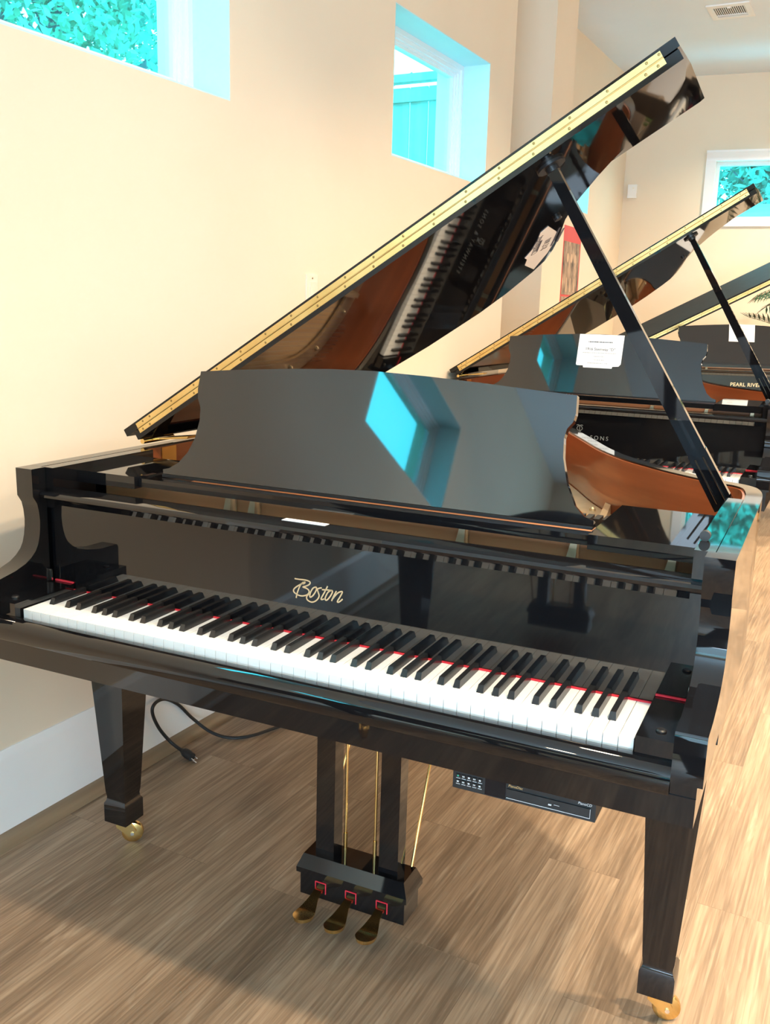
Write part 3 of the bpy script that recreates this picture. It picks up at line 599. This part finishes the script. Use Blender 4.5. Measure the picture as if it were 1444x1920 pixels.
# reflection of a handwritten card, modelled as a sheet under the raised lid
Af = Vector(F1(0, 0, 0)); d1 = (Vector(F1(1, 0, 0)) - Af); n1_ = (Vector(F1(0, 0, 1)) - Af)
t = thing('mirrored_card', 'white handwritten card on the raised lid\'s dark underside', 'card', mw_of((0, 0, A1, 0)) @ frame(F1(.93, 1.12, -.0008), d1, (0, -1, 0)))
ring = [(1.011 - .93, 1.12 - .972), (1.003 - .93, 1.12 - 1.075), (.968 - .93, 1.12 - 1.165), (.925 - .93, 1.12 - 1.235), (.851 - .93, 1.12 - 1.325), (.860 - .93, 1.12 - 1.214), (.884 - .93, 1.12 - 1.165), (.887 - .93, 1.12 - 1.135), (.920 - .93, 1.12 - 1.100), (.958 - .93, 1.12 - 1.04), (.965 - .93, 1.12 - 1.025), (.985 - .93, 1.12 - .985)]
obj('sheet', MB().prism(ring, lambda a, b, z: (a, b, z), 0, .0005), M['paper'], t)
ang = math.atan2(.145, .075)
TX = lambda u, v: Matrix.Translation((u, v, .0007)) @ Matrix.Rotation(ang, 4, 'Z') @ Matrix.Diagonal((1, -1, 1, 1))
text('lettering', 'Consignment', .028, TX(.010, .030), M['ink'], t, depth=.0002, shear=.3)
text('lettering', '$15,900', .026, TX(.022, -.012), M['ink'], t, depth=.0002, shear=.3)
sn, cs = math.sin(ang), math.cos(ang)
dashes(t, [(-.035, .05, .0), (-.06, .085, -.046), (-.05, .06, -.062)], lambda a, b, z: (.012 + a * cs - (b) * sn, .012 + a * sn + (b) * cs, z + .0004), M['ink'], .006)
t = thing('paper_slip', 'small white paper slip lying on top of the nearest fallboard', 'paper', mw_of((0, 0, A1, 0)) @ Matrix.Translation((-.055, .172, .9217)))
obj('sheet', MB().box(-.047, .047, -.009, .009, 0, .0006), M['paper'], t)

# ------------------------------------------------------------------ player unit under the key bed
t = thing('player_unit', 'flat black disc player slung under the nearest piano\'s key bed', 'disc player', mw_of((0, 0, A1, 0)) @ Matrix.Translation((.311, .05, .5255)))
W_, H_ = .2445, .0345
obj('body', MB().box(0, W_, 0, .20, 0, H_, .0012), M['unit'], t)
obj('bracket', MB().box(.03, W_ - .03, .06, .16, H_, .0815), M['unit'], t)
obj('display', MB().box(.058, .094, -.0012, 0, .002, H_ - .002), M['unit_glass'], t)
tr_ = obj('disc_tray', MB().box(.0965, W_ - .008, -.0025, 0, .006, H_ - .012, .0006), M['unit'], t)
obj('tray_edge', MB().box(.0965, W_ - .008, -.0031, -.0025, .006, .0068).box(W_ - .0086, W_ - .008, -.0031, -.0025, .006, H_ - .012), M['unit_mark'], tr_)
obj('eject_button', MB().box(.168, .173, -.0042, -.0025, .0125, .0150, .0003), M['unit_mark'], tr_)
obj('seam', MB().box(.177, .186, -.0031, -.0025, .0145, .0151), M['unit_mark'], tr_)
for r in range(2):
    for c in range(5):
        x0, z0 = .006 + c * .0098, .0215 - r * .0105
        bt = obj('button', MB().box(x0, x0 + .0074, -.002, 0, z0, z0 + .0058, .0006), M['rubber'], t)
        sy = MB()
        if r == 0 and c == 0: sy.box(x0 + .0022, x0 + .0052, -.0024, -.002, z0 + .0016, z0 + .0042)
        elif c % 2: sy.box(x0 + .0018, x0 + .0032, -.0024, -.002, z0 + .0018, z0 + .0042).box(x0 + .0040, x0 + .0056, -.0024, -.002, z0 + .0018, z0 + .0042)
        else: sy.px([(-.0024, z0 + .0016), (-.002, z0 + .0016), (-.002, z0 + .0044), (-.0024, z0 + .0044)], x0 + .002, x0 + .0054)
        obj('symbol', sy, M['unit_green'] if (r, c) == (0, 0) else M['unit_mark'], bt)
dm = MB()
for r in range(2):
    for c in range(5): x0, z0 = .006 + c * .0098, .0187 - r * .0105; dm.box(x0, x0 + .0072, -.0004, 0, z0, z0 + .0009)
obj('button_captions', dm, M['unit_mark'], t)
FU = lambda x, z: frame((x, -.0004, z), (1, 0, 0), (0, 0, 1))
text('lettering', 'PianoDisc', .0062, FU(.1105, .0278), M['unit_gold'], t, depth=.0002, shear=.2)
text('lettering', 'PianoCD', .0062, FU(W_ - .018, .0278), M['unit_mark'], t, depth=.0002, shear=.2)

# ------------------------------------------------------------------ power cord curled against the wall
pts = [(-0.789, 0.744, 0.02), (-0.819, 0.749, 0.026), (-0.844, 0.746, 0.042), (-0.858, 0.72, 0.086), (-0.859, 0.694, 0.135), (-0.855, 0.685, 0.168), (-0.856, 0.709, 0.18), (-0.858, 0.752, 0.17), (-0.863, 0.817, 0.125), (-0.851, 0.866, 0.066), (-0.799, 0.889, 0.022), (-0.741, 0.907, 0.008), (-0.69, 0.949, 0.008), (-0.647, 1.051, 0.008), (-0.588, 1.208, 0.008), (-0.45, 1.34, 0.0075), (-0.2, 1.36, 0.0075)]
ca, sa = math.cos(A1), math.sin(A1)
W3 = lambda p: (p[0] * ca - p[1] * sa, p[0] * sa + p[1] * ca, p[2])
t = thing('power_cord', 'black power cord with its plug end loose, curled against the baseboard', 'power cord', Matrix.Identity(4))
obj('cable', MB().tube(spline([W3(p) for p in pts], 8), .0052, 10), M['rubber'], t)
pe = Vector(W3(pts[0])); pd = (pe - Vector(W3(pts[1]))).normalized()
pg = MB().tube([pe - pd * .012, pe - pd * .004, pe, pe + pd * .012, pe + pd * .034], [.0065, .009, .0125, .014, .0125], 12); plug = obj('plug', pg, M['rubber'], t)
sdv = pd.cross(Vector((0, 0, 1))).normalized(); pr = MB()
for q in (-.0062, .0062): pr.tube([pe + pd * .034 + sdv * q, pe + pd * .050 + sdv * q], .0018, 6)
pr.tube([pe + pd * .034 - Vector((0, 0, .008)), pe + pd * .053 - Vector((0, 0, .008))], .0023, 8)
obj('prong', pr, M['chrome'], plug)

# ------------------------------------------------------------------ fittings on walls and ceiling
t = thing('dimmer_switch', 'cream wall switch plate, half hidden behind the nearest raised lid', 'light switch', Matrix.Translation((XW, 1.5385, 1.373)))
obj('plate', MB().box(0, .006, -.035, .035, -.058, .058, .002), M['plastic'], t)
obj('paddle', MB().box(.006, .009, -.0165, .0165, -.034, .034, .001), M['plastic'], t)
obj('screw', MB().lathe([(.003, 0), (.003, .001), (.0005, .0015)], (.006, 0, .046), 'x', 10).lathe([(.003, 0), (.003, .001), (.0005, .0015)], (.006, 0, -.046), 'x', 10), M['screw'], t)
t = thing('wall_sensor', 'small white sensor box high by the corner of the end wall', 'sensor', BM @ Matrix.Translation((.073, 0, 2.316)))
obj('housing', MB().box(-.036, .036, -.032, 0, -.052, .052, .004), M['white'], t)
obj('lens', MB().lathe([(.006, 0), (.006, -.002), (.001, -.003)], (.008, -.032, .024), 'y', 12), M['plastic'], t)
t = thing('ceiling_vent', 'white slatted air vent set into the ceiling', 'air vent', Matrix.Translation((-.235, 5.19, ZC)))
obj('frame', MB().box(-.125, .125, -.145, -.095, -.008, 0, .002).box(-.125, .125, .10, .145, -.008, 0, .002).box(-.125, -.09, -.095, .10, -.008, 0, .002).box(.09, .125, -.095, .10, -.008, 0, .002), M['white'], t)
obj('backing', MB().box(-.09, .09, -.095, .10, -.001, 0), M['vent_dark'], t)
m = MB()
for k in range(15): x_ = -.085 + k * .0118; m.box(x_, x_ + .0052, -.095, .07, -.0028, -.0014)
m.box(-.09, .09, .070, .08, -.008, -.001)
obj('louvres', m, M['white'], t)
obj('lever', MB().box(-.006, .014, -.105, -.095, -.016, -.008, .001), M['white'], t)
# red banner of concert photographs on the recessed wall
t = thing('photo_banner', 'narrow red banner with stacked concert photographs', 'banner', Matrix.Translation((XD, 5.385, 1.02)))
obj('backing', MB().box(.001, .006, -.212, .212, 0, .905), M['poster_red'], t)
rnd = random.Random(3)
for (z0, z1, nf) in ((.44, .80, 3), (.02, .425, 4)):
    ph = obj('photograph', MB().box(.006, .008, -.185, .185, z0, z1), M['photo'], t)
    fm = MB()
    for k in range(nf):
        cy = -.13 + .26 * (k + .5) / nf; cz = z0 + (z1 - z0) * .70
        fm.prism([(cy + .022 * math.cos(a * PI / 6), cz + .032 * math.sin(a * PI / 6)) for a in range(12)], lambda a, b, h: (h, a, b), .008, .0088)
        fm.prism([(cy - .012, z0 + .02), (cy + .02, z0 + .02), (cy + .012, z0 + .11), (cy - .004, z0 + .12)], lambda a, b, h: (h, a, b), .008, .0088)
    obj('figures', fm, mat('poster_skin', (.66, .44, .30), .6), ph)

# ------------------------------------------------------------------ potted palm behind the farthest piano
t = thing('potted_palm', 'dark green potted palm arching over the farthest music desk', 'plant', Matrix.Translation((.62, 6.2, 0)))
obj('pot', MB().lathe([(.13, 0), (.16, .05), (.185, .30), (.195, .33), (.175, .33), (.165, .29), (.001, .28)], (0, 0, 0), 'z', 28), M['pot'], t)
sm = MB()
for k in range(5):
    a = k * 1.25; sm.tube([(.03 * math.cos(a), .03 * math.sin(a), .27), (.04 * math.cos(a), .04 * math.sin(a), .7), (.05 * math.cos(a + .3), .05 * math.sin(a + .3), 1.05)], [.014, .011, .008], 8)
obj('stems', sm, M['palm_stem'], t)
def frond(base, tip, rise, droop, nl, ll):
    base, tip = Vector(base), Vector(tip); mid = (base + tip) / 2 + Vector((0, 0, rise))
    path = [base * (1 - u) ** 2 + mid * 2 * u * (1 - u) + tip * u * u for u in [k / 16 for k in range(17)]]
    m = MB(); m.tube(path, [.005 * (1 - .8 * k / 16) for k in range(17)], 6)
    for k in range(nl):
        u = .18 + .82 * k / (nl - 1); i = min(int(u * 16), 15); p = path[i].lerp(path[i + 1], u * 16 - i); tan = (path[i + 1] - path[i]).normalized()
        side = tan.cross(Vector((0, 0, 1))).normalized(); L = ll * (math.sin(PI * (u * .78 + .14)) ** .6)
        for sg in (-1, 1):
            dirv = (side * sg * .75 + tan * .62 + Vector((0, 0, -droop))).normalized(); q = p + dirv * L; w = tan.cross(dirv).cross(dirv).normalized() * .0075; c_ = p + dirv * L * .45
            nn = dirv.cross(w).normalized() * .0008
            m.hexa([tuple(p - w * .4 - nn), tuple(c_ - w - nn), tuple(q - nn), tuple(c_ + w - nn), tuple(p - w * .4 + nn), tuple(c_ - w + nn), tuple(q + nn), tuple(c_ + w + nn)])
    return m
for b_, tp, ri, dr, nl, ll in (((.0, .0, 1.0), (-.62, -.42, 1.335), .10, -.30, 18, .20), ((.0, .0, 1.05), (-.60, -.30, 1.50), .42, .45, 22, .24), ((.0, .0, 1.05), (-.52, -.45, 1.42), .45, .4, 22, .22), ((0, 0, 1.05), (-.25, -.30, 1.80), .35, .4, 18, .20), ((0, 0, 1.05), (.45, -.30, 1.55), .45, .4, 18, .20),
                               ((0, 0, 1.05), (.30, .25, 1.75), .40, .4, 16, .2), ((0, 0, 1.05), (-.35, .20, 1.78), .40, .45, 18, .2), ((0, 0, 1.0), (.1, -.5, 1.3), .4, .4, 16, .2)):
    obj('frond', frond(b_, tp, ri, dr, nl, ll), M['palm'], t)
